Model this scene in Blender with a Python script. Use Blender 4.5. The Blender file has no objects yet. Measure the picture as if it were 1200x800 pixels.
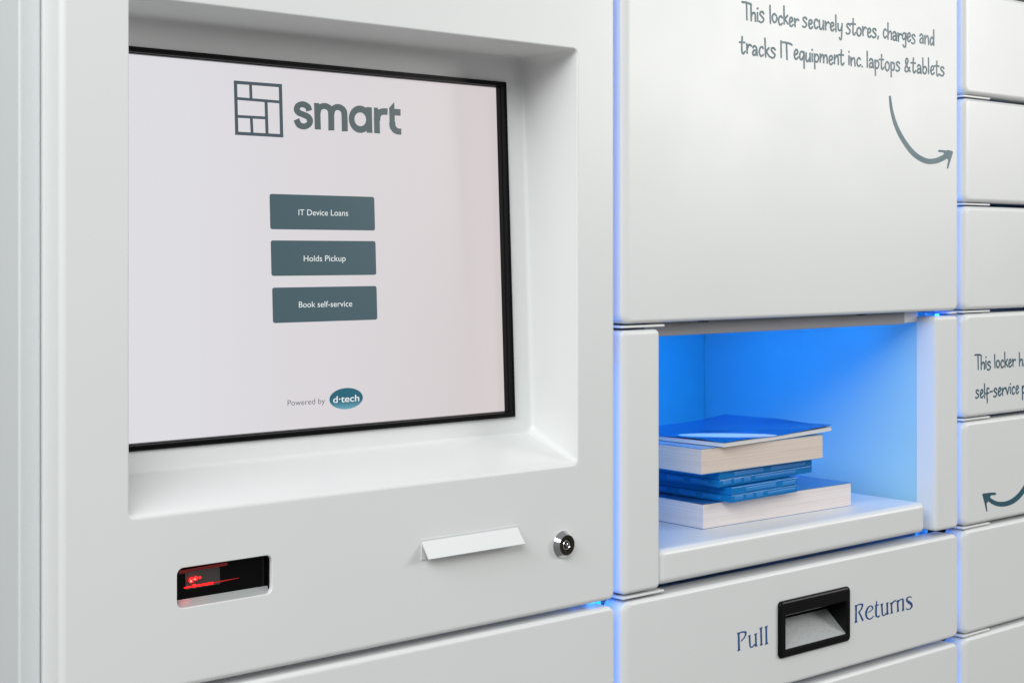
import bpy, bmesh, math, random
import numpy as np
from mathutils import Vector, geometry
random.seed(4)
S = bpy.context.scene
COL = S.collection
R_ = math.radians

# ------------------------------------------------------------------ camera
PHI = math.atan(1800/2090)          # angle between the optical axis and the face normal
DIST = 0.861                        # distance from the locker face
CAM = Vector((0.0, -DIST, 1.30))
cd = bpy.data.cameras.new('camera'); cam = bpy.data.objects.new('camera', cd); COL.objects.link(cam)
cam.location = CAM; cam.rotation_euler = (R_(90), 0, -PHI)
cd.sensor_width = 36; cd.lens = 54; cd.shift_y = -0.085
cd.clip_start = 0.02; cd.clip_end = 100
S.camera = cam

# ------------------------------------------------------------------ light
W = bpy.data.worlds.new('World'); S.world = W; W.use_nodes = True
wn_, wl_ = W.node_tree.nodes, W.node_tree.links       # dim surroundings: light ceiling, dark floor
wtc = wn_.new('ShaderNodeTexCoord'); wsep = wn_.new('ShaderNodeSeparateXYZ'); wr = wn_.new('ShaderNodeValToRGB')
wmap = wn_.new('ShaderNodeMapRange'); wmap.inputs['From Min'].default_value = -1; wmap.inputs['From Max'].default_value = 1
wl_.new(wtc.outputs['Generated'], wsep.inputs[0]); wl_.new(wsep.outputs['Z'], wmap.inputs['Value'])
wl_.new(wmap.outputs['Result'], wr.inputs['Fac']); wl_.new(wr.outputs['Color'], wn_['Background'].inputs[0])
wr.color_ramp.elements[0].position = 0.30; wr.color_ramp.elements[0].color = (0.56, 0.55, 0.53, 1)
wr.color_ramp.elements[1].position = 0.75; wr.color_ramp.elements[1].color = (0.93, 0.98, 1.0, 1)
wn_['Background'].inputs[1].default_value = 0.31
def area(name, loc, target, sx, sy, watts, colour):
    l = bpy.data.lights.new(name, 'AREA'); l.shape = 'RECTANGLE'; l.size = sx; l.size_y = sy
    l.energy = watts; l.color = colour
    o = bpy.data.objects.new(name, l); COL.objects.link(o); o.location = loc
    o.rotation_euler = (Vector(target)-Vector(loc)).to_track_quat('-Z', 'Y').to_euler()
    return o
area('ceiling_lamp', (-1.15, -1.25, 2.65), (0.75, 0, 1.35), 2.6, 1.0, 68, (0.97, 0.995, 0.985))
area('side_window', (3.6, -2.1, 2.05), (1.0, 0, 1.45), 1.2, 1.0, 46, (1.0, 0.98, 0.96))
S.view_settings.view_transform = 'Standard'; S.view_settings.look = 'None'
S.view_settings.exposure = 0.0; S.view_settings.gamma = 1
S.render.engine = 'CYCLES'; S.cycles.use_denoising = True
S.cycles.max_bounces = 10; S.cycles.sample_clamp_indirect = 4

# ------------------------------------------------------------------ measuring helpers (metres)
F_ = Vector((math.sin(PHI), math.cos(PHI), 0)); RT = Vector((math.cos(PHI), -math.sin(PHI), 0)); UP = Vector((0, 0, 1))
def ray(px, py): return F_ + RT*((px-600)/1800) - UP*((py-298)/1800)
def onY(px, py, Y=0.0):
    d = ray(px, py); return CAM + d*((Y-CAM.y)/d.y)
def onZ(px, py, z):
    d = ray(px, py); return CAM + d*((z-CAM.z)/d.z)
SCR_Z0, SCR_Y0, SCR_K = 1.1727, 0.0505, 0.0110/0.2632   # the monitor leans back
def onS(px, py, off=0.0):
    d = ray(px, py); t = (SCR_Y0-off - CAM.y + SCR_K*(CAM.z-SCR_Z0))/(d.y - SCR_K*d.z); return CAM + d*t
def X0(px, Y=0.0): return onY(px, 298, Y).x

# ------------------------------------------------------------------ materials
def new_mat(name):
    m = bpy.data.materials.new(name); m.use_nodes = True
    return m, m.node_tree.nodes, m.node_tree.links, m.node_tree.nodes['Principled BSDF']
def plain(name, col, rough=0.4, metal=0.0, bump=0.0, bscale=900, var=0.0, vscale=6, coat=0.0):
    m, n, l, p = new_mat(name)
    p.inputs['Base Color'].default_value = (*col, 1); p.inputs['Roughness'].default_value = rough
    p.inputs['Metallic'].default_value = metal; p.inputs['Coat Weight'].default_value = coat
    tc = n.new('ShaderNodeTexCoord')
    if var:
        t = n.new('ShaderNodeTexNoise'); t.inputs['Scale'].default_value = vscale; t.inputs['Detail'].default_value = 5
        r = n.new('ShaderNodeMapRange'); r.inputs['To Min'].default_value = 1-var; r.inputs['To Max'].default_value = 1+var
        mx = n.new('ShaderNodeMix'); mx.data_type = 'RGBA'; mx.blend_type = 'MULTIPLY'; mx.inputs['Factor'].default_value = 1
        mx.inputs['A'].default_value = (*col, 1)
        l.new(tc.outputs['Object'], t.inputs['Vector']); l.new(t.outputs['Fac'], r.inputs['Value'])
        l.new(r.outputs['Result'], mx.inputs['B']); l.new(mx.outputs['Result'], p.inputs['Base Color'])
        r2 = n.new('ShaderNodeMapRange'); r2.inputs['To Min'].default_value = rough*0.72; r2.inputs['To Max'].default_value = rough*1.28
        l.new(t.outputs['Fac'], r2.inputs['Value']); l.new(r2.outputs['Result'], p.inputs['Roughness'])
    if bump:
        t = n.new('ShaderNodeTexNoise'); t.inputs['Scale'].default_value = bscale; t.inputs['Detail'].default_value = 2
        b = n.new('ShaderNodeBump'); b.inputs['Strength'].default_value = bump; b.inputs['Distance'].default_value = 0.0004
        l.new(tc.outputs['Object'], t.inputs['Vector']); l.new(t.outputs['Fac'], b.inputs['Height']); l.new(b.outputs['Normal'], p.inputs['Normal'])
    return m
def emit(name, col, strength=1.0, rough=0.25):
    m, n, l, p = new_mat(name)
    p.inputs['Base Color'].default_value = (0.01, 0.01, 0.01, 1); p.inputs['Roughness'].default_value = rough
    p.inputs['Emission Color'].default_value = (*col, 1); p.inputs['Emission Strength'].default_value = strength
    return m
def lin(r, g, b):
    f = lambda c: (c/255/12.92) if c/255 <= 0.04045 else ((c/255+0.055)/1.055)**2.4
    return (f(r), f(g), f(b))
WHITE = plain('powder_coat_white', (0.79, 0.80, 0.795), 0.36, bump=0.09, bscale=520, var=0.018, vscale=7)
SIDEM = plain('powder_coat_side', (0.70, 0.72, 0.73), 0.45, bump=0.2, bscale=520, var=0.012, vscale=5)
INNER = plain('painted_inner_steel', (0.74, 0.75, 0.755), 0.38, bump=0.15, bscale=520, var=0.02)
LEDTINTP = plain('led_tinted_back_panel', (0.14, 0.63, 0.79), 0.42)  # blue of the LED light put into the panel's base colour
CHUTEM = plain('led_tinted_chute_steel', (0.38, 0.66, 0.79), 0.38, bump=0.15, bscale=520, var=0.02)  # white walls, with the LED's blue cast painted into their colour
HEADER = plain('grey_steel', (0.30, 0.30, 0.32), 0.45, bump=0.1, var=0.06, vscale=30)
BLACK = plain('black_plastic', (0.004, 0.004, 0.0045), 0.33, bump=0.1, bscale=1500)
GLASSB = plain('black_glass', (0.003, 0.003, 0.003), 0.12)
GASKET = plain('black_gasket', (0.008, 0.008, 0.010), 0.45)
STEEL = plain('brushed_plate', (0.56, 0.58, 0.58), 0.5, metal=0.4, bump=0.5, bscale=1100, var=0.22, vscale=420)
CHROME = plain('chrome', (0.75, 0.76, 0.77), 0.09, metal=1.0)
CORE = plain('dark_bronze', (0.045, 0.040, 0.028), 0.22, metal=0.7)
HANDLE = plain('white_handle', (0.80, 0.81, 0.81), 0.36, bump=0.1)
SILL = plain('satin_sill', (0.52, 0.54, 0.54), 0.3, metal=0.3)
INK = plain('slate_vinyl', lin(88, 116, 124), 0.5, var=0.05, vscale=40)
INKD = plain('dark_teal_vinyl', lin(14, 80, 98), 0.5, var=0.05, vscale=40)
BLUEINK = plain('blue_vinyl', lin(16, 72, 136), 0.5, var=0.05, vscale=60)
LEDB = emit('blue_led', (0.0, 0.20, 1.0), 13)
LEDB2 = emit('dim_blue_led', (0.0, 0.19, 1.0), 7.5)
LEDB3 = emit('lavender_blue_led', (0.0, 0.21, 1.0), 20)
LEDC = emit('blue_led_chute', (0.0, 0.305, 1.0), 24.0)
LEDC2 = emit('blue_led_front', (0.0, 0.295, 1.0), 15.0)
LEDDOT = emit('led_dot', (0.006, 0.11, 1.0), 34.0)
SCREEN = emit('lit_screen', lin(218, 216, 221), 0.97, 0.22)
sn_, sl_ = SCREEN.node_tree.nodes, SCREEN.node_tree.links      # viewing-angle shift painted into the emission: cooler and brighter one side, pinker the other
stc = sn_.new('ShaderNodeTexCoord'); ssx = sn_.new('ShaderNodeSeparateXYZ'); sr = sn_.new('ShaderNodeValToRGB')
sl_.new(stc.outputs['Generated'], ssx.inputs[0]); sl_.new(ssx.outputs['X'], sr.inputs['Fac']); sl_.new(sr.outputs['Color'], sn_['Principled BSDF'].inputs['Emission Color'])
sr.color_ramp.elements[0].position = 0.15; sr.color_ramp.elements[0].color = (*lin(223, 222, 227), 1)
sr.color_ramp.elements[1].position = 1.0; sr.color_ramp.elements[1].color = (*lin(212, 203, 204), 1)
SLATE = emit('screen_slate', lin(67, 93, 102), 0.88)
SLATE2 = emit('screen_grey_green', lin(80, 96, 97), 0.9)
ICONM = emit('screen_icon_grey', lin(68, 84, 94), 0.9)
SGREY = emit('screen_text_grey', lin(110, 112, 118), 0.9)
SWHITE = emit('screen_text_white', lin(235, 240, 240), 0.95)
TEAL = emit('screen_teal', lin(36, 112, 128), 0.95)
tn_, tl_ = TEAL.node_tree.nodes, TEAL.node_tree.links          # the badge's own printed shading
ttc = tn_.new('ShaderNodeTexCoord'); tsx = tn_.new('ShaderNodeSeparateXYZ'); tr = tn_.new('ShaderNodeValToRGB')
tl_.new(ttc.outputs['Generated'], tsx.inputs[0]); tl_.new(tsx.outputs['Z'], tr.inputs['Fac']); tl_.new(tr.outputs['Color'], tn_['Principled BSDF'].inputs['Emission Color'])
tr.color_ramp.elements[0].position = 0.0; tr.color_ramp.elements[0].color = (*lin(104, 166, 186), 1)
tr.color_ramp.elements[1].position = 0.42; tr.color_ramp.elements[1].color = (*lin(22, 97, 118), 1)
REDLED = emit('red_led', (0.95, 0.004, 0.004), 4.5)
REDTAIL = emit('red_beam_tail', (0.42, 0.008, 0.008), 1.0)
REDHOT = emit('red_led_hot', (1.0, 0.2, 0.16), 3.0)
REDDIM = emit('red_glow', (0.22, 0.006, 0.005), 0.45)
BLACK.node_tree.nodes['Principled BSDF'].inputs['Specular IOR Level'].default_value = 0.14
GLASSB.node_tree.nodes['Principled BSDF'].inputs['Specular IOR Level'].default_value = 0.15
MODULE = plain('scanner_module', (0.042, 0.036, 0.034), 0.5)

# ------------------------------------------------------------------ objects, names, labels
def link(name, me, parent=None, mat=None):
    o = bpy.data.objects.new(name, me); COL.objects.link(o)
    if mat: me.materials.append(mat)
    if parent: o.parent = parent
    return o
def thing(name, loc, label, cat, group=None):
    o = bpy.data.objects.new(name, None); COL.objects.link(o); o.empty_display_size = 0.02
    o.location = loc; o['label'] = label; o['category'] = cat
    if group: o['group'] = group
    return o
class MB:
    def __init__(s): s.v = []; s.f = []
    def add(s, vs, fs):
        n = len(s.v); s.v += [tuple(v) for v in vs]; s.f += [tuple(i+n for i in f) for f in fs]
    def bm(s, b):
        b.verts.index_update(); s.add([v.co[:] for v in b.verts], [[v.index for v in f.verts] for f in b.faces]); b.free()
    def box(s, x0, x1, y0, y1, z0, z1, bev=0.0, seg=4, m=None):
        b = bmesh.new(); bmesh.ops.create_cube(b, size=1)
        for v in b.verts:
            v.co = Vector((x0+(v.co.x+.5)*(x1-x0), y0+(v.co.y+.5)*(y1-y0), z0+(v.co.z+.5)*(z1-z0)))
        if bev: bmesh.ops.bevel(b, geom=b.edges[:], offset=bev, segments=seg, affect='EDGES', profile=0.5)
        if m is not None:
            for v in b.verts: v.co = m @ v.co
        s.bm(b)
    def loft(s, loops, cap0=False, cap1=False):
        n = len(loops[0]); vs = [p for l in loops for p in l]; fs = []
        for k in range(len(loops)-1):
            for i in range(n):
                j = (i+1) % n; fs.append((k*n+i, k*n+j, (k+1)*n+j, (k+1)*n+i))
        if cap0: fs.append(tuple(range(n)))
        if cap1: fs.append(tuple((len(loops)-1)*n+i for i in range(n)))
        s.add(vs, fs)
    def fill(s, polys, Y):
        """flat face in the plane y=Y: first polygon outside, the rest holes"""
        pl = [[Vector((x, z, 0)) for x, z in p] for p in polys]
        flat = [p for q in pl for p in q]
        tris = geometry.tessellate_polygon(pl)
        s.add([(p.x, Y, p.y) for p in flat], tris)
    def build(s, name, mat, parent=None, smooth=False):
        me = bpy.data.meshes.new(name); me.from_pydata(s.v, [], s.f); me.update()
        b = bmesh.new(); b.from_mesh(me); bmesh.ops.remove_doubles(b, verts=b.verts, dist=2e-6)
        bmesh.ops.recalc_face_normals(b, faces=b.faces); b.to_mesh(me); b.free()
        if smooth:
            me.polygons.foreach_set('use_smooth', [True]*len(me.polygons)); me.set_sharp_from_angle(angle=R_(40))
        if parent and parent.type == 'EMPTY':
            off = parent.location
            for v in me.vertices: v.co -= off
        elif parent:
            off = parent.parent.location if parent.parent else Vector((0, 0, 0))
            for v in me.vertices: v.co -= off
        return link(name, me, parent, mat)
def rrect(x0, x1, z0, z1, r, n=6):
    pts = []
    for cx, cz, a0 in ((x1-r, z1-r, 0), (x0+r, z1-r, 90), (x0+r, z0+r, 180), (x1-r, z0+r, 270)):
        for k in range(n+1):
            a = R_(a0+90*k/n); pts.append((cx+r*math.cos(a), cz+r*math.sin(a)))
    return pts
def at(loop, Y): return [(x, Y, z) for x, z in loop]
def panel_mb(x0, x1, z0, z1, depth=0.022, r=0.0034, rc=0.004, holes=(), mb=None, Y=0.0, roll=1.0):
    """sheet steel front with rolled edges"""
    mb = mb or MB(); loops = []; NS = 7
    for k in range(NS+1):
        a = R_(90*k/NS); ins = r*(1-math.sin(a)); y = r*(1-math.cos(a))
        loops.append(at(rrect(x0+ins*roll, x1-ins, z0+ins, z1-ins, max(rc+r-ins, 0.0005)), Y+y))
    loops.append(at(rrect(x0, x1, z0, z1, rc+r), Y+depth))
    mb.loft(loops, cap1=not holes)
    mb.fill([[(p[0], p[2]) for p in loops[0]]]+[list(h) for h in holes], Y)
    return mb

# ------------------------------------------------------------------ flat lettering by signed distance
def capsules(pts, r, r1=None):
    out = []; n = len(pts)-1
    for i in range(n):
        a = r if r1 is None else r+(r1-r)*i/n; b = r if r1 is None else r+(r1-r)*(i+1)/n
        out.append(('c', pts[i], pts[i+1], a, b))
    return out
def spline(pts, k=7):
    if len(pts) < 3: return pts
    P = [pts[0]]+list(pts)+[pts[-1]]; out = []
    for i in range(1, len(P)-2):
        p0, p1, p2, p3 = [np.array(P[j], float) for j in (i-1, i, i+1, i+2)]
        for s in range(k):
            t = s/k
            out.append(tuple(0.5*((2*p1)+(-p0+p2)*t+(2*p0-5*p1+4*p2-p3)*t*t+(-p0+3*p1-3*p2+p3)*t**3)))
    out.append(tuple(pts[-1])); return out
def poly(*pts): return [('p', pts)]
def ribbon(pts, h, k=8):
    """constant-width band with square ends"""
    q = [np.array(p, float) for p in spline(pts, k)]; out = []
    for i in range(len(q)): 
        a = q[max(i-1, 0)]; b = q[min(i+1, len(q)-1)]; t = (b-a)/(np.linalg.norm(b-a)+1e-9); hh = h if not callable(h) else h(i/(len(q)-1))
        nrm = np.array((-t[1], t[0]))*hh; out.append((q[i]+nrm, q[i]-nrm))
    return [('p', (out[i][0], out[i+1][0], out[i+1][1], out[i][1])) for i in range(len(out)-1)]
def nib(pts, w, ang, k=8, thin=0.0):
    """broad nib pen stroke"""
    q = spline(pts, k); v = (w/2*math.cos(ang), w/2*math.sin(ang)); out = []
    for a, b in zip(q[:-1], q[1:]):
        out.append(('h', [(a[0]+v[0], a[1]+v[1]), (a[0]-v[0], a[1]-v[1]), (b[0]-v[0], b[1]-v[1]), (b[0]+v[0], b[1]+v[1])]))
    return out+capsules(q, thin) if thin else out
def sdf_mesh(prims, cell, grow=0.0):
    """marching squares over the union of all prims -> (points, triangles)"""
    xs, ys = [], []
    for p in prims:
        if p[0] == 'c':
            m = max(p[3], p[4]); xs += [p[1][0]-m, p[1][0]+m, p[2][0]-m, p[2][0]+m]; ys += [p[1][1]-m, p[1][1]+m, p[2][1]-m, p[2][1]+m]
        else:
            xs += [q[0] for q in p[1]]; ys += [q[1] for q in p[1]]
    x0, y0 = min(xs)-3*cell, min(ys)-3*cell
    nx, ny = int((max(xs)-x0)/cell)+5, int((max(ys)-y0)/cell)+5
    D = np.full((ny, nx), 1e3)
    for p in prims:
        if p[0] == 'c':
            m = max(p[3], p[4])+3*cell; bx = (min(p[1][0], p[2][0])-m, max(p[1][0], p[2][0])+m); by = (min(p[1][1], p[2][1])-m, max(p[1][1], p[2][1])+m)
        else:
            a = [q[0] for q in p[1]]; b = [q[1] for q in p[1]]; bx = (min(a)-3*cell, max(a)+3*cell); by = (min(b)-3*cell, max(b)+3*cell)
        i0, i1 = max(int((bx[0]-x0)/cell), 0), min(int((bx[1]-x0)/cell)+2, nx)
        j0, j1 = max(int((by[0]-y0)/cell), 0), min(int((by[1]-y0)/cell)+2, ny)
        gx = x0+np.arange(i0, i1)*cell; gy = y0+np.arange(j0, j1)*cell; GX, GY = np.meshgrid(gx, gy)
        if p[0] == 'c':
            (ax, ay), (bx_, by_) = p[1], p[2]; dx, dy = bx_-ax, by_-ay; L = dx*dx+dy*dy+1e-12
            t = np.clip(((GX-ax)*dx+(GY-ay)*dy)/L, 0, 1); d = np.hypot(GX-ax-t*dx, GY-ay-t*dy)-(p[3]+(p[4]-p[3])*t)
        else:
            pts = list(p[1])
            if p[0] == 'h':
                pass
            ar = sum(pts[i][0]*pts[(i+1) % len(pts)][1]-pts[(i+1) % len(pts)][0]*pts[i][1] for i in range(len(pts)))
            if ar < 0: pts = pts[::-1]
            d = np.full(GX.shape, -1e3)
            for i in range(len(pts)):
                a, b = pts[i], pts[(i+1) % len(pts)]; ex, ey = b[0]-a[0], b[1]-a[1]; L = math.hypot(ex, ey)
                if L < 1e-9: continue
                d = np.maximum(d, ((GX-a[0])*ey-(GY-a[1])*ex)/L)
        D[j0:j1, i0:i1] = np.minimum(D[j0:j1, i0:i1], d)
    D = np.clip(D-grow, -50*cell, 50*cell); D[D == 0] = 1e-7
    V, T, idx = [], [], {}
    def vert(key, x, y):
        if key not in idx: idx[key] = len(V); V.append((x, y))
        return idx[key]
    I = D < 0
    act = I[:-1, :-1] | I[1:, :-1] | I[:-1, 1:] | I[1:, 1:]
    for j, i in zip(*np.nonzero(act)):
        c = [(i, j), (i+1, j), (i+1, j+1), (i, j+1)]; ring = []
        for k in range(4):
            a, b = c[k], c[(k+1) % 4]; da, db = D[a[1], a[0]], D[b[1], b[0]]
            if da < 0: ring.append(vert((a, 0), x0+a[0]*cell, y0+a[1]*cell))
            if (da < 0) != (db < 0):
                t = da/(da-db); lo, hi = min(a, b), max(a, b)
                ring.append(vert((lo, hi), x0+(a[0]+t*(b[0]-a[0]))*cell, y0+(a[1]+t*(b[1]-a[1]))*cell))
        if len(ring) >= 3: T.append(tuple(ring))
    return V, T
def decal(name, prims, cell, to3d, mat, parent, grow=0.0):
    V, T = sdf_mesh(prims, cell, grow); mb = MB(); mb.v = [tuple(to3d(x, y)) for x, y in V]; mb.f = T
    me = bpy.data.meshes.new(name); off = parent.parent.location if parent.parent else parent.location
    me.from_pydata([tuple(Vector(v)-off) for v in mb.v], [], T); me.update()
    return link(name, me, parent, mat)
def font_decal(name, text, bl, br, cap, to3d, mat, parent, bold=0.0):
    """type set with the built-in sans face, fitted between two baseline pixels"""
    cu = bpy.data.curves.new(name+'_type', 'FONT'); cu.body = text; cu.offset = bold
    tmp = bpy.data.objects.new('type', cu); COL.objects.link(tmp)
    me = bpy.data.meshes.new_from_object(tmp.evaluated_get(bpy.context.evaluated_depsgraph_get()))
    bpy.data.objects.remove(tmp); bpy.data.curves.remove(cu)
    xs = [v.co.x for v in me.vertices]; x0, x1 = min(xs), max(xs); ch = 0.70
    off = parent.parent.location if parent.parent else parent.location
    for v in me.vertices:
        t = (v.co.x-x0)/(x1-x0); v.co = to3d(bl[0]+t*(br[0]-bl[0]), bl[1]+t*(br[1]-bl[1])-v.co.y/ch*cap) - off
    me.name = name
    return link(name, me, parent, mat)

# handwriting: centre lines, baseline 0, x-height .5, ascender 1
G = {
 'T': (.40, [[(-.04,1.03),(.2,1.04),(.40,1.0),(.47,.95)], [(.20,1.02),(.23,.0)]]),
 'I': (.14, [[(.06,1.0),(.08,0)]]),
 'h': (.36, [[(.05,1.0),(.06,0)], [(.07,.28),(.14,.45),(.24,.50),(.29,.38),(.30,0)]]),
 'i': (.14, [[(.06,.50),(.07,.02)], [(.06,.73),(.075,.76)]]),
 's': (.34, [[(.27,.47),(.20,.56),(.09,.52),(.07,.40),(.17,.29),(.27,.17),(.22,.02),(.10,-.04),(.03,.02)]]),
 'l': (.15, [[(.06,1.0),(.08,0)]]),
 'o': (.36, [[(.18,.52),(.07,.40),(.05,.18),(.13,.0),(.24,.03),(.31,.22),(.28,.42),(.18,.52)]]),
 'c': (.32, [[(.27,.44),(.20,.53),(.10,.44),(.06,.22),(.11,.03),(.19,.0),(.28,.10)]]),
 'k': (.33, [[(.05,1.0),(.08,0)], [(.27,.50),(.10,.26)], [(.11,.28),(.30,.02)]]),
 'e': (.33, [[(.07,.22),(.19,.29),(.26,.40),(.20,.53),(.10,.46),(.06,.22),(.11,.03),(.19,.0),(.29,.12)]]),
 'r': (.31, [[(.05,.52),(.08,.0)], [(.08,.26),(.14,.43),(.22,.51),(.29,.44)]]),
 'u': (.36, [[(.05,.50),(.06,.15),(.12,.0),(.21,.06),(.28,.28)], [(.29,.51),(.31,.0)]]),
 'y': (.36, [[(.05,.50),(.07,.20),(.14,.10),(.24,.20),(.28,.34)], [(.30,.52),(.29,.0),(.26,-.33),(.19,-.40),(.13,-.30)]]),
 't': (.32, [[(.13,.92),(.11,.40),(.12,.08),(.18,-.02),(.28,.12)], [(-.02,.60),(.26,.62)]]),
 ',': (.16, [[(.09,.06),(.05,-.09)]]),
 '.': (.14, [[(.06,.02),(.075,.035)]]),
 'a': (.36, [[(.07,.43),(.15,.54),(.25,.47),(.28,.30),(.30,.0)], [(.28,.28),(.14,.28),(.06,.12),(.11,.0),(.21,.05),(.28,.20)]]),
 'n': (.36, [[(.05,.50),(.06,.0)], [(.07,.26),(.14,.44),(.23,.50),(.28,.38),(.30,.0)]]),
 'm': (.54, [[(.05,.50),(.06,.0)], [(.07,.26),(.13,.44),(.20,.49),(.25,.36),(.26,.0)], [(.26,.26),(.33,.45),(.41,.49),(.46,.36),(.48,.0)]]),
 'd': (.38, [[(.27,.42),(.17,.50),(.07,.36),(.05,.14),(.12,.0),(.21,.08),(.28,.28)], [(.30,1.0),(.31,.0)]]),
 'g': (.36, [[(.28,.42),(.18,.52),(.07,.38),(.07,.18),(.15,.10),(.24,.18),(.29,.36)], [(.30,.50),(.30,.0),(.27,-.32),(.17,-.36),(.10,-.26)]]),
 'q': (.37, [[(.28,.42),(.17,.52),(.07,.38),(.06,.14),(.13,.03),(.22,.12),(.28,.30)], [(.30,.50),(.31,-.42)]]),
 'p': (.36, [[(.06,.50),(.08,-.42)], [(.07,.30),(.15,.48),(.25,.47),(.30,.28),(.25,.06),(.16,.02),(.08,.10)]]),
 'b': (.36, [[(.05,1.0),(.07,.02)], [(.07,.28),(.15,.44),(.25,.42),(.30,.24),(.25,.03),(.15,-.02),(.07,.06)]]),
 'f': (.30, [[(.26,.58),(.18,.64),(.11,.50),(.12,-.40)], [(.02,.26),(.24,.28)]]),
 'v': (.33, [[(.03,.50),(.15,.0)], [(.15,.0),(.29,.52)]]),
 '-': (.30, [[(.05,.32),(.24,.34)]]),
 '&': (.42, [[(.40,.02),(.22,.28),(.10,.56),(.16,.78),(.26,.72),(.24,.54),(.08,.24),(.06,.06),(.16,-.02),(.28,.08),(.38,.26)]]),
}
def handword(word, xa, xb, zb, unit, r):
    """one handwritten word fitted between xa and xb on baseline zb (metres)"""
    tot = sum(G[c][0] for c in word); sx = (xb-xa)/(tot-.06); out = []; x = xa-.02*sx
    for c in word:
        w, st = G[c]; jz = random.uniform(-.05, .05)*unit; js = random.uniform(.92, 1.06)
        for s in st:
            pts = [(x+a*sx+random.uniform(-.012, .012)*unit, zb+jz+b*unit*js) for a, b in s]
            out += capsules(spline(pts, 6), r*random.uniform(.92, 1.08), r*random.uniform(.85, 1.0))
        x += w*sx
    return out
def flatY(y): return lambda x, z: Vector((x, y, z))
FACE = -0.0003
def pxface(px, py): return onY(px, py, FACE)

# ================================================================== the grid of the locker wall
ZG = [0.8138+0.10725*k for k in range(9)]             # shelf lines: .814 .921 1.0285 1.136 1.243 1.350 1.4575 1.565
GAP = 0.0026                                          # half of a horizontal joint
XK0, XK1 = 0.3897, 0.8488
XM0, XM1 = 0.8571, 1.3231
XR0, XR1 = 1.3325, 1.7950

# ================================================================== 1. kiosk bay
kiosk = thing('self_service_kiosk', (0.62, 0.2, 0.921), 'white kiosk bay with recessed touchscreen, barcode scanner window, sloping handle and lock', 'kiosk')
# --- front panel with recess and scanner opening
RX0, RX1, RZ0, RZ1 = 0.4340, 0.8080, 1.1400, 1.4572
rim = 0.0014
NB = 8
def recess_loop(x0, x1, z0, z1, r, yf): return [(x, yf(z), z) for x, z in rrect(x0, x1, z0, z1, r, NB)]
rec = []
for k in range(7):
    a = R_(90*k/6); e = rim*(1-math.sin(a)); y = rim*(1-math.cos(a)); fac = 1.0
    rec.append(recess_loop(RX0-e, RX1+e, RZ0-e*2.0, RZ1+e, 0.004+e, lambda z, y=y: y))
def back_y(z): return 0.0520+(z-1.158)*(0.0122/0.297)
BX0, BX1, BZ0, BZ1 = 0.4345, 0.8080, 1.1575, 1.4552
fr = 0.003
for k in range(6):
    a = R_(90*k/5); ins = fr*(1-math.cos(a)); dy = -fr*(1-math.sin(a))
    rec.append(recess_loop(BX0+ins, BX1-ins, BZ0+ins, BZ1-ins, 0.008, lambda z, dy=dy: back_y(z)+dy))
SX0, SX1, SZ0, SZ1 = 0.4660, 0.5355, 1.0788, 1.1047
scan = rrect(SX0, SX1, SZ0, SZ1, 0.0045)
hole1 = [(p[0], p[2]) for p in rec[0]]
mb = panel_mb(XK0, XK1, ZG[2]+GAP-0.0015, 1.672, depth=0.0255, r=0.004, rc=0.002, holes=(hole1, scan))
mb.loft(rec)
mb.fill([[(p[0], p[2]) for p in rec[-1]], [(0.4380, 1.1735), (0.7877, 1.1735), (0.7877, 1.4351), (0.4380, 1.4351)]], 0.0)
# tilt the back plate that fill() laid flat
nb = len(rec[-1])+4
for i in range(len(mb.v)-nb, len(mb.v)):
    x, y, z = mb.v[i]; mb.v[i] = (x, back_y(z), z)
ring2 = []
for e, y in ((0, 0), (-0.0004, 0.0006), (-0.0004, 0.003)):
    ring2.append(at(rrect(SX0-e, SX1+e, SZ0-e, SZ1+e, 0.0045), y))
mb.loft(ring2)
kpanel = mb.build('front_panel', WHITE, kiosk)
# --- lower door
panel_mb(XK0, XK1, ZG[1]+GAP, ZG[2]-GAP-0.0012).build('lower_door', WHITE, kiosk)
# --- carcass: side, walls behind the panels
mb = MB()
mb.box(0.3755, 0.3893, 0.0262, 0.45, 0.80, 1.672, 0.0016, 4)
mb.build('side_panel', SIDEM, kiosk)
mb = MB()
mb.box(0.842, 0.8475, 0.046, 0.45, 0.80, 1.668)
mb.box(0.3885, 0.8415, 0.046, 0.20, 1.0075, 1.0245)
mb.box(0.3895, 0.4200, 0.0260, 0.030, 0.80, 1.668)
mb.box(0.3885, 0.8415, 0.43, 0.445, 0.80, 1.668)
mb.box(0.3885, 0.8415, 0.046, 0.43, 0.80, 0.81)
mb.box(0.3885, 0.8415, 0.046, 0.43, 1.655, 1.668)
mb.build('carcass', INNER, kiosk)

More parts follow.
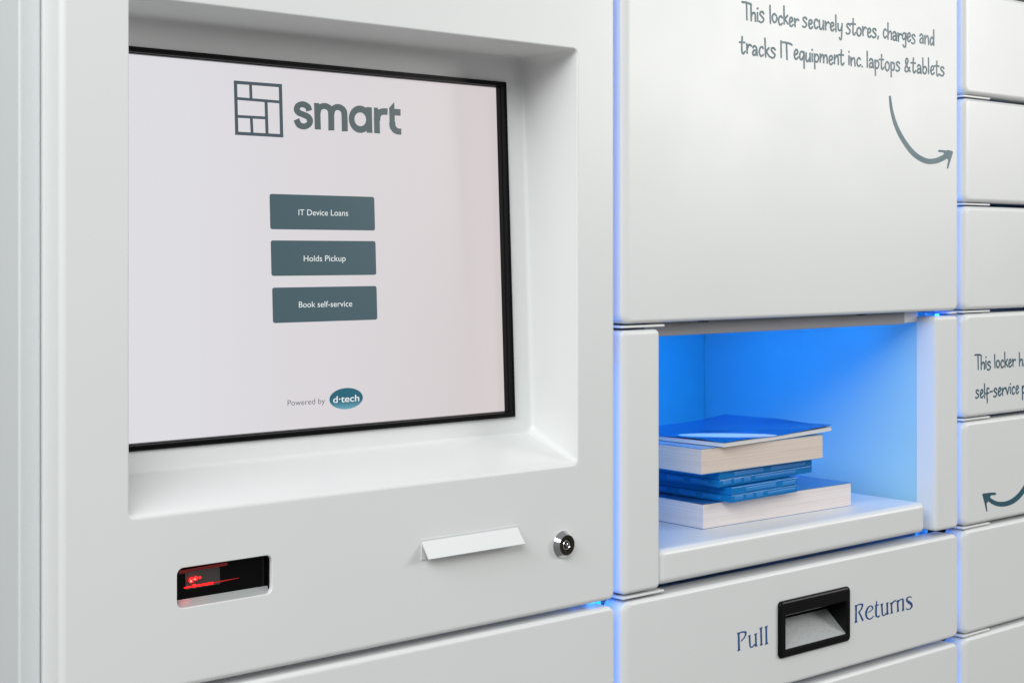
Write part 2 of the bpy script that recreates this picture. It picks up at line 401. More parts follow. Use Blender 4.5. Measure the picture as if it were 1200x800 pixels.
# --- touchscreen (leans back with the recess plate)
def sxz(x, z, off): return Vector((x, SCR_Y0-off+(z-SCR_Z0)*SCR_K, z))
MX0, MX1, MZ0, MZ1 = 0.4372, 0.7885, 1.1727, 1.4359
def sloop(i, off, r=0.0006): return [tuple(sxz(x, z, off)) for x, z in rrect(MX0+i, MX1-i, MZ0+i, MZ1-i, r, 2)]
ts = MB()
g = 0.0040
q = [sxz(MX0+g, MZ0+g, -0.0078), sxz(MX1-g, MZ0+g, -0.0078), sxz(MX1-g, MZ1-g, -0.0078), sxz(MX0+g, MZ1-g, -0.0078)]
ts.add(q, [(0, 1, 2, 3)])
touch = ts.build('touchscreen', SCREEN, kiosk)
bz = MB(); bz.loft([sloop(0.001, -0.010), sloop(0.001, -0.0008), sloop(0, -0.0008), sloop(0, 0.0002), sloop(0.0004, 0.0007), sloop(0.0016, 0.0007), sloop(0.0018, 0.0001), sloop(0.0023, 0.0001), sloop(0.0025, 0.0007), sloop(0.0034, 0.0007), sloop(0.0037, 0.0003), sloop(0.0038, -0.0030), sloop(0.0043, -0.0032), sloop(0.0043, -0.0084)])
bz.build('bezel', BLACK, touch)
GL = -0.0074       # printed layer just above the glass
def pxs(px, py): return onS(px, py, GL)
def z6(x, y): return (335+x/8.276, 105+y/8.276)
def z2(x, y): return (250+x/4, 60+y/4)
def mp(f, prims):
    out = []
    for p in prims:
        if p[0] == 'c': out.append(('c', f(*p[1]), f(*p[2]), p[3]/S_, p[4]/S_))
        else: out.append((p[0], [f(*a) for a in p[1]]))
    return out
# square logo of bricks
def bar(a, b, h): return ribbon([a, b], h)
ic = bar((97,146),(321,163),6.5)+bar((103.5,140),(110,391),6.5)+bar((314,157),(320.5,403),6.5)+bar((103,385),(327,397.5),6.5)
ic += bar((106,222),(314,239),5.5)+bar((109,306),(252,314),5.5)+bar((174,150),(177,230),5.5)+bar((247,236),(252,394),6)+bar((178,310),(182,391),5.5)
S_ = 4.0
decal('logo_mark', mp(z2, ic), 0.2, pxs, ICONM, touch, 0.30)
# lettering "smart"
L = ribbon([(226,206),(212,168),(165,144),(120,158),(106,194),(124,224),(166,243),(212,264),(234,300),(222,338),(178,359),(128,343),(103,292)], 27.5)
L += poly((275,132),(320,135),(332,172),(338,388),(282,385))
L += ribbon([(306,240),(318,188),(352,164),(392,164),(428,190),(439,240),(441,396)], 27.5)
L += ribbon([(440,250),(452,198),(484,174),(522,174),(556,200),(568,245),(572,405)], 27.5)
for k in range(40):
    a0, a1 = 2*math.pi*k/40, 2*math.pi*(k+1)/40
    o = lambda a, cx, cy, rx, ry: (cx+rx*math.cos(a), cy+ry*math.sin(a)+ .06*rx*math.cos(a))
    L += poly(o(a0,720,289,108,131), o(a1,720,289,108,131), o(a1,722,290,58,68), o(a0,722,290,58,68))
L += poly((779,172),(832,176),(838,421),(784,417))
L += poly((855,177),(888,179),(906,215),(912,426),(858,422))
L += ribbon([(884,300),(889,255),(908,228),(940,215),(985,216)], 30)
L += poly((1003,180),(1050,126),(1056,335),(1008,335))+ribbon([(1032,318),(1037,362),(1062,396),(1092,408),(1118,409)], 28)
L += poly((1045,189),(1111,194),(1111,254),(1045,250))
S_ = 8.276
decal('logo_lettering', mp(z6, L), 0.16, pxs, SLATE2, touch, 0.22)
# three buttons and their captions
for (c0, c1, c2, c3), cap, (bl, br) in (
    (((315.7,227.1),(438.5,230.9),(439.6,269.9),(316.8,268.9)), 'IT Device Loans', ((349.8,252.2),(408.0,253.0))),
    (((317.3,282.0),(439.9,282.2),(441.1,321.9),(318.0,323.5)), 'Holds Pickup', ((356.0,306.2),(405.0,306.0))),
    (((319.0,337.1),(441.3,334.9),(442.2,374.4),(319.7,378.6)), 'Book self-service', ((350.3,360.2),(412.8,359.0)))):
    P = [onS(*c, GL) for c in (c0, c1, c2, c3)]
    x0, x1 = (P[0].x+P[3].x)/2, (P[1].x+P[2].x)/2; z1, z0 = (P[0].z+P[1].z)/2, (P[2].z+P[3].z)/2
    bb = MB(); lp = [tuple(sxz(x, z, GL)) for x, z in rrect(x0, x1, z0, z1, 0.0017, 5)]
    bb.add(lp, [tuple(range(len(lp)))]); bb.build('button', SLATE, touch)
    font_decal('button_caption', cap, bl, br, 6.9, lambda a, b: onS(a, b, GL+0.00025), SWHITE, touch)
font_decal('credit_lettering', 'Powered by', (337.0,475.2), (381.0,472.6), 6.6, pxs, SGREY, touch)
el = []
ce = onS(405.8, 466.8, GL); hw = 0.5*(onS(425.5,466.8,GL).x-onS(386.2,466.8,GL).x); hh = 12.4*(onS(405,450,GL).z-onS(405,460,GL).z)/10
eb = MB(); lp = [tuple(sxz(ce.x+hw*math.cos(R_(a)), ce.z+hh*math.sin(R_(a)), GL)) for a in range(0, 360, 8)]
eb.add(lp, [tuple(range(len(lp)))]); eb.build('logo_badge', TEAL, touch)
font_decal('badge_lettering', 'd\u00b7tech', (390.4,471.8), (421.0,469.6), 7.6, lambda a, b: onS(a, b, GL+0.00025), SWHITE, touch, bold=0.012)

# --- barcode scanner behind the slot
WY = 0.0065
sc = MB()
def rib(p, Y): return [(x, Y, z) for x, z in p]
sc.loft([rib(rrect(SX0-0.0004, SX1+0.0004, SZ0-0.0004, SZ1+0.0004, 0.0045), 0.0031), rib(rrect(SX0-0.0004, SX1+0.0004, SZ0+0.0026, SZ1+0.0004, 0.003), WY+0.001)])
scanner = sc.build('barcode_scanner', GASKET, kiosk)
sl = MB(); sl.add([(SX0+0.0012, 0.0012, SZ0+0.0003), (SX1-0.0012, 0.0012, SZ0+0.0003), (SX1, 0.0068, SZ0+0.0046), (SX0, 0.0068, SZ0+0.0046),
                   (SX0+0.0012, 0.0012, SZ0+0.0001), (SX1-0.0012, 0.0012, SZ0+0.0001), (SX1, 0.0068, SZ0+0.0038), (SX0, 0.0068, SZ0+0.0038)],
                  [(0,1,2,3),(4,5,6,7),(0,1,5,4),(1,2,6,5),(2,3,7,6),(3,0,4,7)])
sl.build('sill', SILL, scanner)
wn = MB(); wn.box(SX0, SX1, WY, WY+0.0015, SZ0+0.002, SZ1); wn.build('window', GLASSB, scanner)
def zs(x, y): return (180+x/6.667, 620+y/6.667)
def scan_decal(name, prims, mat, off, cell=0.1):
    global S_
    S_ = 6.667; decal(name, mp(zs, prims), cell, lambda a, b: onY(a, b, WY-off), mat, scanner)
scan_decal('sensor_module', poly((245,325),(515,272),(520,425),(250,470)), MODULE, 0.0003)
scan_decal('red_edge_light', poly((196,322),(340,297),(342,318),(200,350))+poly((339,297),(575,256),(578,280),(341,318)), REDDIM, 0.0005)
scan_decal('red_beam', capsules([(240,456),(330,440),(460,418)], 3.5, 8), REDLED, 0.0007)
scan_decal('red_beam_tail', capsules([(460,418),(560,398),(665,378)], 7, 1.5), REDTAIL, 0.0006)
def bulbs(pts):
    b_ = MB()
    for x, y, r, dy in pts:
        c = onY(*zs(x, y), WY-dy); q = bmesh.new(); bmesh.ops.create_icosphere(q, subdivisions=3, radius=r)
        for v in q.verts: v.co = Vector((c.x+v.co.x*1.15, c.y+v.co.y*0.6, c.z+v.co.z))
        b_.bm(q)
    return b_
bulbs(((296,395,0.00165,0.0016),)).build('red_lamp', REDLED, scanner); bulbs(((330,382,0.0013,0.0016),)).build('red_lamp', REDLED, scanner)
bulbs(((362,376,0.00075,0.0014),)).build('red_lamp', REDLED, scanner); bulbs(((318,440,0.0011,0.0014),)).build('red_lamp', REDLED, scanner)
bulbs(((292,404,0.0006,0.0027),)).build('lamp_core', REDHOT, scanner); bulbs(((324,388,0.0005,0.0026),)).build('lamp_core', REDHOT, scanner)

# --- sloping handle flap
HX0, HX1 = 0.6573, X0(606)
hz1 = 1.0985; hz0 = 1.0870; hy = -0.0092
hb = MB()
t = 0.0009
prof = [(-0.0002, hz1), (hy, hz0), (hy+0.0005, hz0-0.0006), (hy+0.0012, hz0-0.0003), (-0.0002, hz1-0.0016)]
for xa, xb in ((HX0, HX1),):
    L0 = [(xa, y, z) for y, z in prof]; L1 = [(xb, y, z) for y, z in prof]
    hb.loft([L0, L1], True, True)
hdl = hb.build('handle', HANDLE, kiosk)
hp = MB(); hp.box(HX0-0.0002, HX1+0.0002, -0.0006, 0.0004, hz0-0.002, hz1+0.0008); hp.build('backplate', SIDEM, hdl)

# --- cam lock
LC = Vector((0.7925, 0, 1.0795)); 
def ringp(c, r, y, n=48): return [(c.x+r*math.cos(2*math.pi*k/n), y, c.z+r*math.sin(2*math.pi*k/n)) for k in range(n)]
lk = MB(); lk.loft([ringp(LC, 0.0104, 0.0), ringp(LC, 0.0104, -0.0008), ringp(LC, 0.0101, -0.0011), ringp(LC, 0.0082, -0.0046), ringp(LC, 0.0079, -0.0049), ringp(LC, 0.0075, -0.0049)])
lock = lk.build('lock', CHROME, kiosk, smooth=True)
lc = MB(); lc.loft([ringp(LC, 0.0075, -0.0048), ringp(LC, 0.0046, -0.0046), ringp(LC, 0.0046, -0.0034), ringp(LC, 0.0036, -0.0034), ringp(LC, 0.0036, -0.0043)], cap1=True)
cyl = lc.build('lock_core', CORE, lock, smooth=True)
kp = MB(); kp.loft([ringp(LC, 0.0038, -0.0043, 32), ringp(LC, 0.0033, -0.0048, 32), ringp(LC, 0.0028, -0.0043, 32)])
kp.loft([ringp(LC, 0.0013, -0.0043, 24), ringp(LC, 0.0012, -0.0050, 24), ringp(LC, 0.0006, -0.0052, 24)], cap1=True)
kp.build('keyway_ring', CHROME, lock, smooth=True)

# --- blue lighting strip in the joint between kiosk and returns bay
mb = MB(); mb.box(0.8495, 0.8545, 0.030, 0.033, 0.83, 1.215); mb.build('led_strip', LEDB, kiosk)
mb = MB(); mb.box(0.8495, 0.8545, 0.030, 0.033, 1.225, 1.66); mb.build('led_strip', LEDB2, kiosk)

# ================================================================== 2. returns bay
bay = thing('returns_bay', (1.09, 0.2, 0.814), 'white locker bay with tall printed door, blue lit open shelf and pull drawer', 'locker bay')
door = panel_mb(XM0, XM1, ZG[4]+GAP-0.0005, ZG[8]-GAP, roll=2.3).build('upper_door', WHITE, bay)
for px, py in ((826, 379.5), (1012, 371.8)):
    p = onY(px, py, 0.006); m_ = MB(); m_.box(p.x-0.003, p.x+0.003, 0.004, 0.012, ZG[4]+GAP-0.0019, ZG[4]+GAP-0.0004, 0.0004, 2); m_.build('door_bumper', GASKET, door)
# message on the door
def xr(off, s, px0): return X0(px0+off/s, FACE)
words = []
for w, a, b, px0, zb in (('This',85,310,862,1.5000),('locker',366,678,862,1.5003),('securely',722,1152,862,1.5008),('stores,',62,415,985,1.5012),('charges',458,808,985,1.5017),('and',850,1012,985,1.5022)):
    words += handword(w, xr(a, 9.19, px0), xr(b, 9.19, px0), zb, 0.0150, 0.00087)
for w, a, b, px0, zb in (('tracks',52,432,862,1.4706),('IT',482,585,862,1.4708),('equipment',628,1168,862,1.4713),('inc.',85,242,985,1.4722),('laptops',282,642,985,1.4727),('&',690,748,985,1.4732),('tablets',768,1120,985,1.4737)):
    words += handword(w, xr(a, 9.19, px0), xr(b, 9.19, px0), zb, 0.0150, 0.00087)
decal('lettering', words, 0.00028, flatY(FACE), INK, door)
def z4(x, y): return (840+x/3.3333, y/3.3333)
S_ = 3.3333
curve = spline([(677,378),(684,432),(702,494),(732,552),(772,602),(816,628),(852,629),(884,617),(905,602)], 8)
n = len(curve); ar = []
for i in range(n-1):
    f = lambda u: 3.2+7.2*math.sin(math.pi*min(u*0.62+.02, 1))
    ar.append(('c', curve[i], curve[i+1], f(i/n), f((i+1)/n)))
ar += capsules([(870,590),(918,594)], 4.5, 4)+capsules([(905,594),(918,594)], 8, 3)+capsules([(916,596),(902,657)], 6.5, 2)+poly((880,588),(921,591),(908,632),(896,612))
decal('arrow', mp(z4, ar), 0.25, pxface, INK, door)

# chute frame: two posts, inner walls, ceiling, back
zc0, zc1 = ZG[2]+GAP, ZG[4]-GAP-0.0005
XO0, XO1 = X0(774), X0(1097)
panel_mb(XM0, XO0, zc0, zc1, roll=2.3, r=0.0034, rc=0.001).build('chute_post', WHITE, bay)
panel_mb(XO1, XM1, zc0, zc1, r=0.0034, rc=0.001).build('chute_post', WHITE, bay)
chute = MB()
CH = 0.30
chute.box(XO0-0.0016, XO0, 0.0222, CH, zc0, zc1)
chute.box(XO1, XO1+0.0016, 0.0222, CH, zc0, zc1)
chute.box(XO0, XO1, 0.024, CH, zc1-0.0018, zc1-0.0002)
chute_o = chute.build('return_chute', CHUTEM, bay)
bp = MB(); bp.box(XO0+0.0001, XO1-0.0001, CH+0.0002, CH+0.002, zc0, zc1-0.002); bp.build('back_panel', LEDTINTP, chute_o)
XH1 = X0(1059, 0.02)
hd = MB(); hd.box(XO0+0.0005, XH1, 0.0190, 0.0215, 1.2325, 1.2447, 0.0004, 2); hd.build('header_rail', HEADER, chute_o)
hk = MB(); hk.box(XH1+0.0005, X0(1075, 0.02), 0.0200, 0.0225, 1.2335, 1.2444, 0.0008, 3); hk.build('header_bracket', INNER, chute_o)
sh = MB()
sh.box(XO0+0.0004, X0(1085), 0.0005, CH-0.001, 1.0327, 1.0612, 0.0052, 7)
sh.build('shelf', WHITE, chute_o)
ld = MB(); ld.box(XO0+0.02, XO1-0.045, 0.180, 0.190, zc1-0.006, zc1-0.0025); ld.build('led_strip', LEDC, chute_o)
ld = MB(); ld.box(XO0+0.04, XO1-0.020, 0.085, 0.091, zc1-0.006, zc1-0.0025); ld.build('led_strip', LEDC2, chute_o)
dt = MB(); p = onY(1098, 369.6, 0.010); dt.box(p.x-0.0012, p.x+0.0022, 0.009, 0.0115, p.z-0.0012, p.z+0.0014, 0.0004, 2); dt.build('led_dot', LEDDOT, chute_o)
# thin hinge tabs in the joints
def tab(x0, x1, z, parent, nm='hinge_tab'):
    m_ = MB(); m_.box(x0, x1, 0.0010, 0.040, z-0.0009, z+0.0009, 0.0004, 2); return m_.build(nm, WHITE, parent)
tab(XM0+0.001, X0(780), ZG[4]-0.0003, bay); tab(XM0+0.001, X0(779.5), ZG[2]-0.0002, bay); tab(X0(1115), XM1-0.0015, ZG[4]-0.0003, bay)

# returns drawer with flush pull
DX0, DX1, DZ0, DZ1 = X0(911.3), X0(994.2), 0.9487, 0.9983
opn = rrect(DX0+0.004, DX1-0.004, DZ0+0.004, DZ1-0.004, 0.003)
drawer = panel_mb(XM0, XM1, ZG[1]+GAP, ZG[2]-GAP-0.001, roll=2.3, holes=(opn,)).build('returns_drawer', WHITE, bay)
IX0, IX1, IZ0, IZ1 = X0(918.5), X0(989.8), 0.9555, 0.9852
fb = MB()
fl = []
for e, y in ((0.0, 0.0), (0.0, -0.0016), (0.0008, -0.0026), (0.002, -0.0030)):
    fl.append(at(rrect(DX0+e, DX1-e, DZ0+e, DZ1-e, 0.0042-e*0.5), y))
fl.append(at(rrect(IX0-0.0012, IX1+0.0008, IZ0-0.0010, IZ1+0.0010, 0.0012), -0.0030))
fl.append(at(rrect(IX0, IX1, IZ0, IZ1, 0.0008), -0.0020))
fl.append(at(rrect(IX0, IX1, IZ0, IZ1, 0.0008), 0.026))
fb.loft(fl, cap1=True)
pull = fb.build('pull_handle', BLACK, drawer)
gp = MB(); gp.add([(IX0, -0.0012, IZ0+0.0006), (IX1, -0.0012, IZ0+0.0006), (IX1, 0.0205, 0.9748), (IX0, 0.0205, 0.9748), (IX0, -0.0012, IZ0+0.0002), (IX1, -0.0012, IZ0+0.0002), (IX1, 0.0205, 0.974), (IX0, 0.0205, 0.974)],
           [(0,1,2,3),(4,5,6,7),(0,1,5,4),(1,2,6,5),(2,3,7,6),(3,0,4,7)])
gp.build('pull_plate', STEEL, drawer)
# "Pull" and "Returns" in a calligraphic serif
def zr(x, y): return (996+x/15, 690+y/15)
def zp(x, y): return (858+x/19.04, 728+y/19.04)
def stem(x0, y0, x1, y1, h, top=None, foot=None):
    C = ribbon([(x0, y0), ((x0+x1)/2, (y0+y1)/2), (x1, y1)], h)
    for sr_ in (top, foot):
        if sr_:
            (ax, ay), (bx, by) = sr_; cx, cy = ((x0, y0) if sr_ is top else (x1, y1)); k = 1 if sr_ is top else -1
            C += poly((ax, ay), (bx, by), (cx+h, cy+k*h*2.2), (cx-h, cy+k*h*2.2))+capsules([(ax, ay), (bx, by)], 5)
    return C
C1 = stem(148,248,154,640,19,((112,248),(178,238)),((120,654),(186,628)))
C1 += ribbon([(160,250),(205,232),(262,226),(305,228)], lambda t: 10+10*t)+ribbon([(304,216),(303,280),(270,355),(198,432)], lambda t: 19-10*t)
C1 += stem(388,308,396,430,17,((362,312),(416,292)))+ribbon([(394,400),(400,500),(414,562),(455,556),(524,488)], lambda t: 18-8*t)
C1 += stem(527,272,536,530,17,((500,276),(560,254)),((512,548),(562,542)))
C1 += stem(645,135,655,515,18,((610,148),(677,114)),((624,530),(684,508)))+stem(762,105,768,490,18,((730,118),(794,84)),((738,508),(802,484)))
C = stem(111,285,109,575,14,((86,288),(134,274)),((84,590),(136,570)))
C += ribbon([(122,284),(155,268),(190,262),(226,262)], lambda t: 8+7*t)+ribbon([(222,254),(218,305),(192,362),(152,404)], lambda t: 14-6*t)
C += ribbon([(160,398),(204,488),(232,550)], lambda t: 12+4*t)
C += ribbon([(322,410),(372,374),(404,336),(392,304),(364,292),(328,312),(298,370),(285,440),(303,498),(344,522),(388,502),(416,464)], lambda t: 7+9*math.exp(-((t-.62)/.22)**2)+5*math.exp(-((t-.25)/.08)**2))
C += ribbon([(472,202),(464,300),(460,420),(472,482),(500,480),(530,460)], lambda t: 5+10*min(1, t*4)-6*max(0, t-.6)/.4)+ribbon([(438,294),(470,284),(512,268)], 9)
C += stem(562,262,568,380,13,((540,264),(584,250)))+ribbon([(567,350),(574,440),(604,456),(662,396)], lambda t: 14-6*t)+stem(658,240,660,428,14,((640,244),(676,228)),((648,446),(684,426)))
C += stem(730,238,738,412,13,((708,242),(750,226)),((718,428),(756,410)))+ribbon([(736,268),(765,222),(808,194)], lambda t: 7+7*t)
C += stem(840,200,848,384,13,((820,204),(860,188)),((828,398),(864,380)))+ribbon([(846,225),(888,182),(938,166)], lambda t: 7+4*t)+stem(936,170,938,366,14,None,((918,382),(954,362)))
C += ribbon([(1086,142),(1052,130),(1012,150),(1002,190),(1038,226),(1080,258),(1088,302),(1058,342),(1012,352),(988,334)], lambda t: 9+15*math.exp(-((t-.48)/.16)**2))
S_ = 19.04; decal('lettering', mp(zp, C1), 0.13, pxface, BLUEINK, drawer)
S_ = 15.0; decal('lettering', mp(zr, C), 0.13, pxface, BLUEINK, drawer)
panel_mb(XM0, XM1, ZG[0]+GAP, ZG[1]-GAP-0.001, roll=2.3).build('lower_door', WHITE, bay)
mb = MB()
mb.box(XM0+0.001, XM0+0.006, 0.0262, 0.45, 0.80, 1.666); mb.box(XM1-0.006, XM1-0.001, 0.046, 0.45, 0.80, 1.666)
mb.box(XM0+0.006, XM1-0.006, 0.43, 0.445, 0.80, 1.666)
for z in (0.8005, 0.913, 1.661): mb.box(XM0+0.0065, XM1-0.0065, 0.046, 0.43, z, z+0.004)
mb.build('carcass', INNER, bay)
for za, zb_ in ((0.83, 0.905), (0.937, 1.0125), (1.0445, 1.229), (1.259, 1.64)):
    mb = MB(); mb.box(1.3240, 1.3285, 0.030, 0.033, za, zb_); mb.build('led_strip', LEDB3, bay)

# ================================================================== 3. column of small lockers
colm = thing('small_locker_column', (1.56, 0.2, 0.814), 'column of equal small white locker doors beside the tall printed door', 'lockers')
for k in range(8):
    d = panel_mb(XR0, XR1, ZG[k]+GAP-0.0006, ZG[k+1]-GAP+0.0006, r=0.0040, roll=2.0).build('locker_door', WHITE, colm)
    if k == 3:
        ws = []
        def xz(off): return X0(1125+off/10, FACE)
        zb = 1.30-(433-298)*1.3193/(2690-1150)
        for w, a, b in (('This',184,362),('locker',402,650)): ws += handword(w, xz(a), xz(b), zb+0.0003, 0.0145, 0.00085)
        ws += handword('ha', xz(692), xz(790), zb+0.0003, 0.0145, 0.00085)
        zb2 = 1.30-(465.5-298)*1.3193/(2690-1150)
        ws += handword('self-service', xz(182), xz(690), zb2, 0.0145, 0.00085)+handword('p', xz(726), xz(770), zb2, 0.0145, 0.00085)
        decal('lettering', ws, 0.0003, flatY(FACE), INKD, d); d['label'] = 'locker door with two lines of dark teal handwriting'
    if k == 2:
        def z8(x, y): return (1130+x/13.333, 550+y/13.333)
        S_ = 13.333
        cv = spline([(1010,150),(960,262),(905,350),(840,425),(760,488),(670,527),(580,538),(490,523),(410,478),(350,425)], 8); n = len(cv); ar = []
        hwid = lambda u: 20+19*math.sin(math.pi*min(.15+u*.75, 1))
        for i in range(n-1): ar.append(('c', cv[i], cv[i+1], hwid(i/n), hwid((i+1)/n)))
        ar += capsules([(305,392),(400,378),(478,376)], 20, 20)+capsules([(312,392),(356,650)], 24, 6)+poly((288,378),(430,372),(400,440),(360,520),(310,480))
        decal('arrow', mp(z8, ar), 0.12, pxface, INKD, d); d['label'] = 'locker door with a dark teal curved arrow pointing left'
    if k: tab(XR0+0.001, X0(1161.3), ZG[k], colm)
mb = MB()
mb.box(XR0+0.001, XR0+0.006, 0.046, 0.45, 0.80, 1.666); mb.box(XR1-0.006, XR1-0.001, 0.046, 0.45, 0.80, 1.666)
mb.box(XR0+0.006, XR1-0.006, 0.43, 0.445, 0.80, 1.666)
for z in ZG: mb.box(XR0+0.0065, XR1-0.0065, 0.046, 0.43, z-0.006, z-0.002)
mb.build('carcass', INNER, colm)

# ================================================================== 4. books and cases on the shelf
def page_mat(name, col, scale):
    m, n, l, p = new_mat(name); p.inputs['Roughness'].default_value = 0.85
    tc = n.new('ShaderNodeTexCoord'); mp_ = n.new('ShaderNodeMapping'); mp_.inputs['Scale'].default_value = (6, 6, scale)
    t = n.new('ShaderNodeTexNoise'); t.inputs['Scale'].default_value = 1; t.inputs['Detail'].default_value = 4; t.inputs['Roughness'].default_value = 0.7
    r = n.new('ShaderNodeValToRGB'); r.color_ramp.elements[0].position = 0.3; r.color_ramp.elements[1].position = 0.7
    r.color_ramp.elements[0].color = (*[c*0.80 for c in col], 1); r.color_ramp.elements[1].color = (*[min(c*1.08, .9) for c in col], 1)
    b = n.new('ShaderNodeBump'); b.inputs['Strength'].default_value = 0.25; b.inputs['Distance'].default_value = 0.0005
    l.new(tc.outputs['Object'], mp_.inputs['Vector']); l.new(mp_.outputs['Vector'], t.inputs['Vector']); l.new(t.outputs['Fac'], r.inputs['Fac'])
    l.new(r.outputs['Color'], p.inputs['Base Color']); l.new(t.outputs['Fac'], b.inputs['Height']); l.new(b.outputs['Normal'], p.inputs['Normal'])
    return m
PAGE1 = page_mat('white_pages', (0.84, 0.76, 0.74), 1500)
PAGE2 = page_mat('cream_pages', (0.80, 0.68, 0.60), 1300)
COVER1 = plain('blue_cover', (0.03, 0.16, 0.42), 0.28, coat=0.4)
COVER2 = plain('light_blue_cover', (0.10, 0.33, 0.60), 0.25, coat=0.5)
COVER3 = plain('glossy_dark_blue_cover', (0.008, 0.055, 0.28), 0.2, coat=0.35, var=0.15, vscale=25)
COVERIN = plain('white_card', (0.72, 0.71, 0.70), 0.5)
CASEM, n_, l_, p_ = new_mat('translucent_blue_plastic')
p_.inputs['Base Color'].default_value = (0.010, 0.30, 0.80, 1); p_.inputs['Transmission Weight'].default_value = 0.40
p_.inputs['Roughness'].default_value = 0.16; p_.inputs['IOR'].default_value = 1.30
CASEIN = plain('case_insert', (0.008, 0.20, 0.60), 0.35, var=0.35, vscale=90)
CASERIB = plain('case_rib_plastic', (0.009, 0.22, 0.62), 0.4)

def frame(c, u, L, Wd):
    """local frame: origin at the near corner, a along the long edge, b along the short edge to the left and back"""
    a = Vector((u.x, u.y, 0)).normalized(); b = Vector((-a.y, a.x, 0))
    return lambda s, t, z: Vector((c.x+a.x*s+b.x*t, c.y+a.y*s+b.y*t, z))
def fbox(mb, fr, s0, s1, t0, t1, z0, z1, bev=0.0, seg=3):
    b = bmesh.new(); bmesh.ops.create_cube(b, size=1)
    for v in b.verts: v.co = Vector((s0+(v.co.x+.5)*(s1-s0), t0+(v.co.y+.5)*(t1-t0), z0+(v.co.z+.5)*(z1-z0)))
    if bev: bmesh.ops.bevel(b, geom=b.edges[:], offset=bev, segments=seg, affect='EDGES', profile=0.5)
    for v in b.verts: v.co = fr(v.co.x, v.co.y, v.co.z)
    mb.bm(b)
def sheet(mb, fr, s0, s1, t0, t1, zf, th, n=24, m=16):
    """bent card: zf(s,t) gives its underside height"""
    vs, fs = [], []
    for side in (0, 1):
        for i in range(n+1):
            for j in range(m+1):
                s = s0+(s1-s0)*i/n; t = t0+(t1-t0)*j/m; vs.append(fr(s, t, zf(s, t)+side*th))
    N = (n+1)*(m+1); ix = lambda k, i, j: k*N+i*(m+1)+j
    for i in range(n):
        for j in range(m):
            for k in (0, 1): fs.append((ix(k,i,j), ix(k,i+1,j), ix(k,i+1,j+1), ix(k,i,j+1)))
    for i in range(n):
        for j in (0, m): fs.append((ix(0,i,j), ix(0,i+1,j), ix(1,i+1,j), ix(1,i,j)))
    for j in range(m):
        for i in (0, n): fs.append((ix(0,i,j), ix(0,i,j+1), ix(1,i,j+1), ix(1,i,j)))
    mb.add(vs, fs)
ZS = 1.0613
def place(pA, pB, z):
    A = onZ(*pA, z); B = onZ(*pB, z); return A, (B-A), (B-A).length
# heights found by stacking
def pile(): pass
# --- bottom paperback
A, u, L1 = place((824, 620), (997, 592), ZS)
T1 = 0.0218; b1 = thing('thick_paperback', (A.x+0.05, A.y+0.06, ZS), 'thick blue paperback with white page edges lying flat on the shelf under the cases', 'book')
f1 = frame(A, u, L1, 0.13)
m_ = MB(); fbox(m_, f1, 0, L1, 0, 0.130, ZS+0.0004, ZS+T1-0.0006); m_.build('page_block', PAGE1, b1)
m_ = MB(); sheet(m_, f1, -0.0003, L1+0.0005, -0.0002, 0.131, lambda s, t: ZS, 0.0004, 4, 4); m_.build('cover', COVER1, b1)
m_ = MB(); sheet(m_, f1, -0.0003, L1+0.0005, -0.0002, 0.131, lambda s, t: ZS+T1-0.0005+0.0010*max(0, 1-(s/0.03))**2*max(0, 1-t/0.03), 0.0004, 30, 10); m_.build('cover', COVER1, b1)
m_ = MB(); fbox(m_, f1, -0.0003, L1+0.0005, 0.131, 0.1316, ZS, ZS+T1, 0); m_.build('spine', COVER1, b1)
# --- two translucent cases
TC = 0.0138
def case(corner, right, z, w, label, name='disc_case'):
    A = onZ(*corner, z); B = onZ(*right, z); u = B-A; fr = frame(A, u, 0.19, 0.135); Lc = w
    c = thing(name, (A.x+0.05, A.y+0.06, z), label, 'disc case', 'translucent disc cases in the pile')
    s = MB(); fbox(s, fr, 0, Lc, 0, 0.135, z+0.0002, z+TC/2-0.00012, 0.0006); s.build('case_base', CASEM, c)
    s = MB(); fbox(s, fr, 0, Lc, 0, 0.135, z+TC/2+0.00012, z+TC-0.0002, 0.0006); s.build('case_lid', CASEM, c)
    s = MB(); fbox(s, fr, 0.012, Lc-0.006, 0.006, 0.130, z+0.0022, z+TC-0.0022); s.build('paper_insert', CASEIN, c)
    s = MB()
    for a, b, z0, z1 in ((0.020,0.062,.62,.86),(0.072,0.125,.60,.84),(0.004,0.016,.15,.40),(0.020,0.030,.16,.42),(0.034,0.044,.14,.40),(0.050,0.110,.18,.36),(0.130,0.150,.2,.8)):
        if a < Lc-0.008: fbox(s, fr, a, min(b, Lc-0.003), -0.0005, 0.0015, z+TC*z0, z+TC*z1, 0.0004, 2)
    for t0 in (0.012, 0.04, 0.075): fbox(s, fr, -0.0005, 0.0015, t0, t0+0.02, z+TC*.15, z+TC*.38, 0.0004, 2)
    s.build('clasp_ribs', CASERIB, c)
    return fr
z1 = ZS+T1+0.0003
case((857, 589.5), (945, 574.5), z1, 0.094, 'lower translucent blue disc case resting on the bottom paperback')
z2_ = z1+TC+0.0002
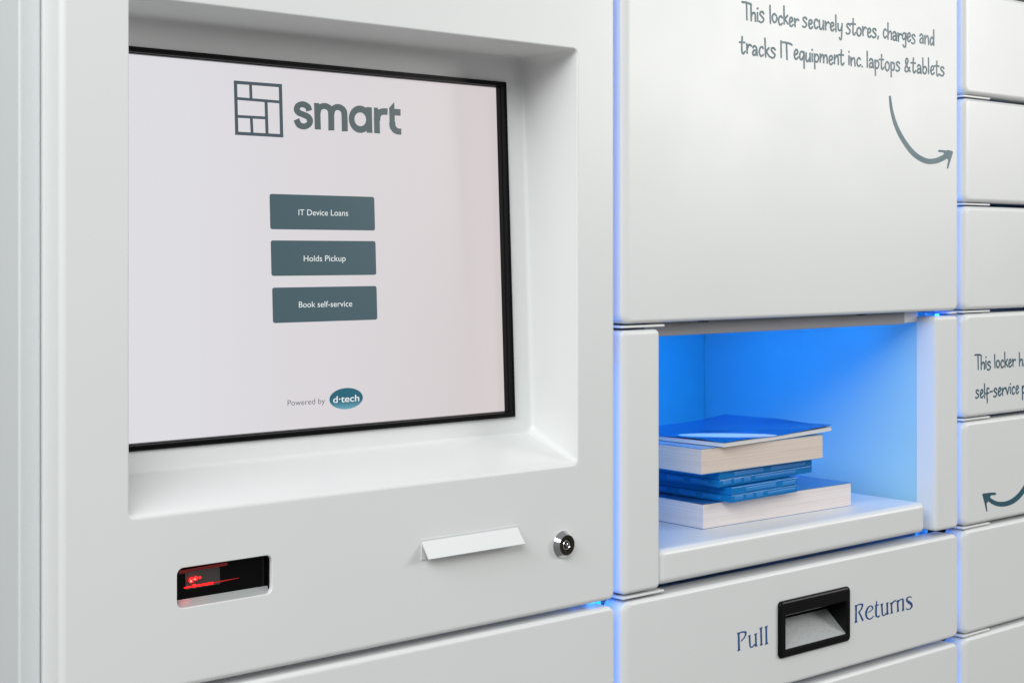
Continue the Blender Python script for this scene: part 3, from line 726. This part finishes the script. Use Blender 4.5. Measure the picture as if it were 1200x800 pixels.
case((843, 571.5), (955, 553.0), z2_, 0.136, 'upper translucent blue disc case under the cream paged paperback')
# --- upper paperback
z3 = z2_+TC+0.0003
A, u, L2 = place((822, 556), (964, 536.5), z3)
T2 = 0.0222; b2 = thing('cream_paperback', (A.x+0.05, A.y+0.06, z3), 'thick paperback with cream page edges and light blue cover on top of the disc cases', 'book')
f2 = frame(A, u, L2, 0.125)
m_ = MB(); fbox(m_, f2, 0, L2, 0, 0.120, z3+0.0004, z3+T2-0.0007); m_.build('page_block', PAGE2, b2)
m_ = MB(); sheet(m_, f2, -0.0003, L2+0.0005, -0.0003, 0.121, lambda s, t: z3, 0.0004, 4, 4); m_.build('cover', COVER2, b2)
m_ = MB(); sheet(m_, f2, -0.0003, L2+0.0005, -0.0003, 0.121, lambda s, t: z3+T2-0.0006, 0.0005, 4, 4); m_.build('cover', COVER2, b2)
m_ = MB(); fbox(m_, f2, -0.0003, L2+0.0005, 0.121, 0.1216, z3, z3+T2); m_.build('spine', COVER2, b2)
# --- thin glossy book on top
z4_ = z3+T2+0.0003
A, u, L3 = place((849, 523.8), (975, 505.5), z4_)
b3 = thing('thin_glossy_book', (A.x+0.05, A.y+0.06, z4_), 'thin book with glossy dark blue cover and curled corner on top of the pile', 'book')
f3 = frame(A, u, L3, 0.125); T3 = 0.0040
curl = lambda s, t: 0.0011*max(0, (s-0.07)/(L3-0.07))**2
m_ = MB(); sheet(m_, f3, 0.0004, L3-0.0006, 0.0004, 0.125, lambda s, t: z4_+0.0003+curl(s, t), T3-0.0010); m_.build('page_block', COVERIN, b3)
m_ = MB(); sheet(m_, f3, 0, L3, 0, 0.1255, lambda s, t: z4_+curl(s, t), 0.0003); m_.build('cover', COVERIN, b3)
m_ = MB(); sheet(m_, f3, 0, L3, 0, 0.1255, lambda s, t: z4_+T3-0.0005+curl(s, t)+0.0022*max(0, (s-0.10)/(L3-0.10))**2+0.0013*math.sin(s*62+t*45)*math.exp(-((t-.035)/.035)**2), 0.0003, 60, 30); m_.build('cover', COVER3, b3, smooth=True)
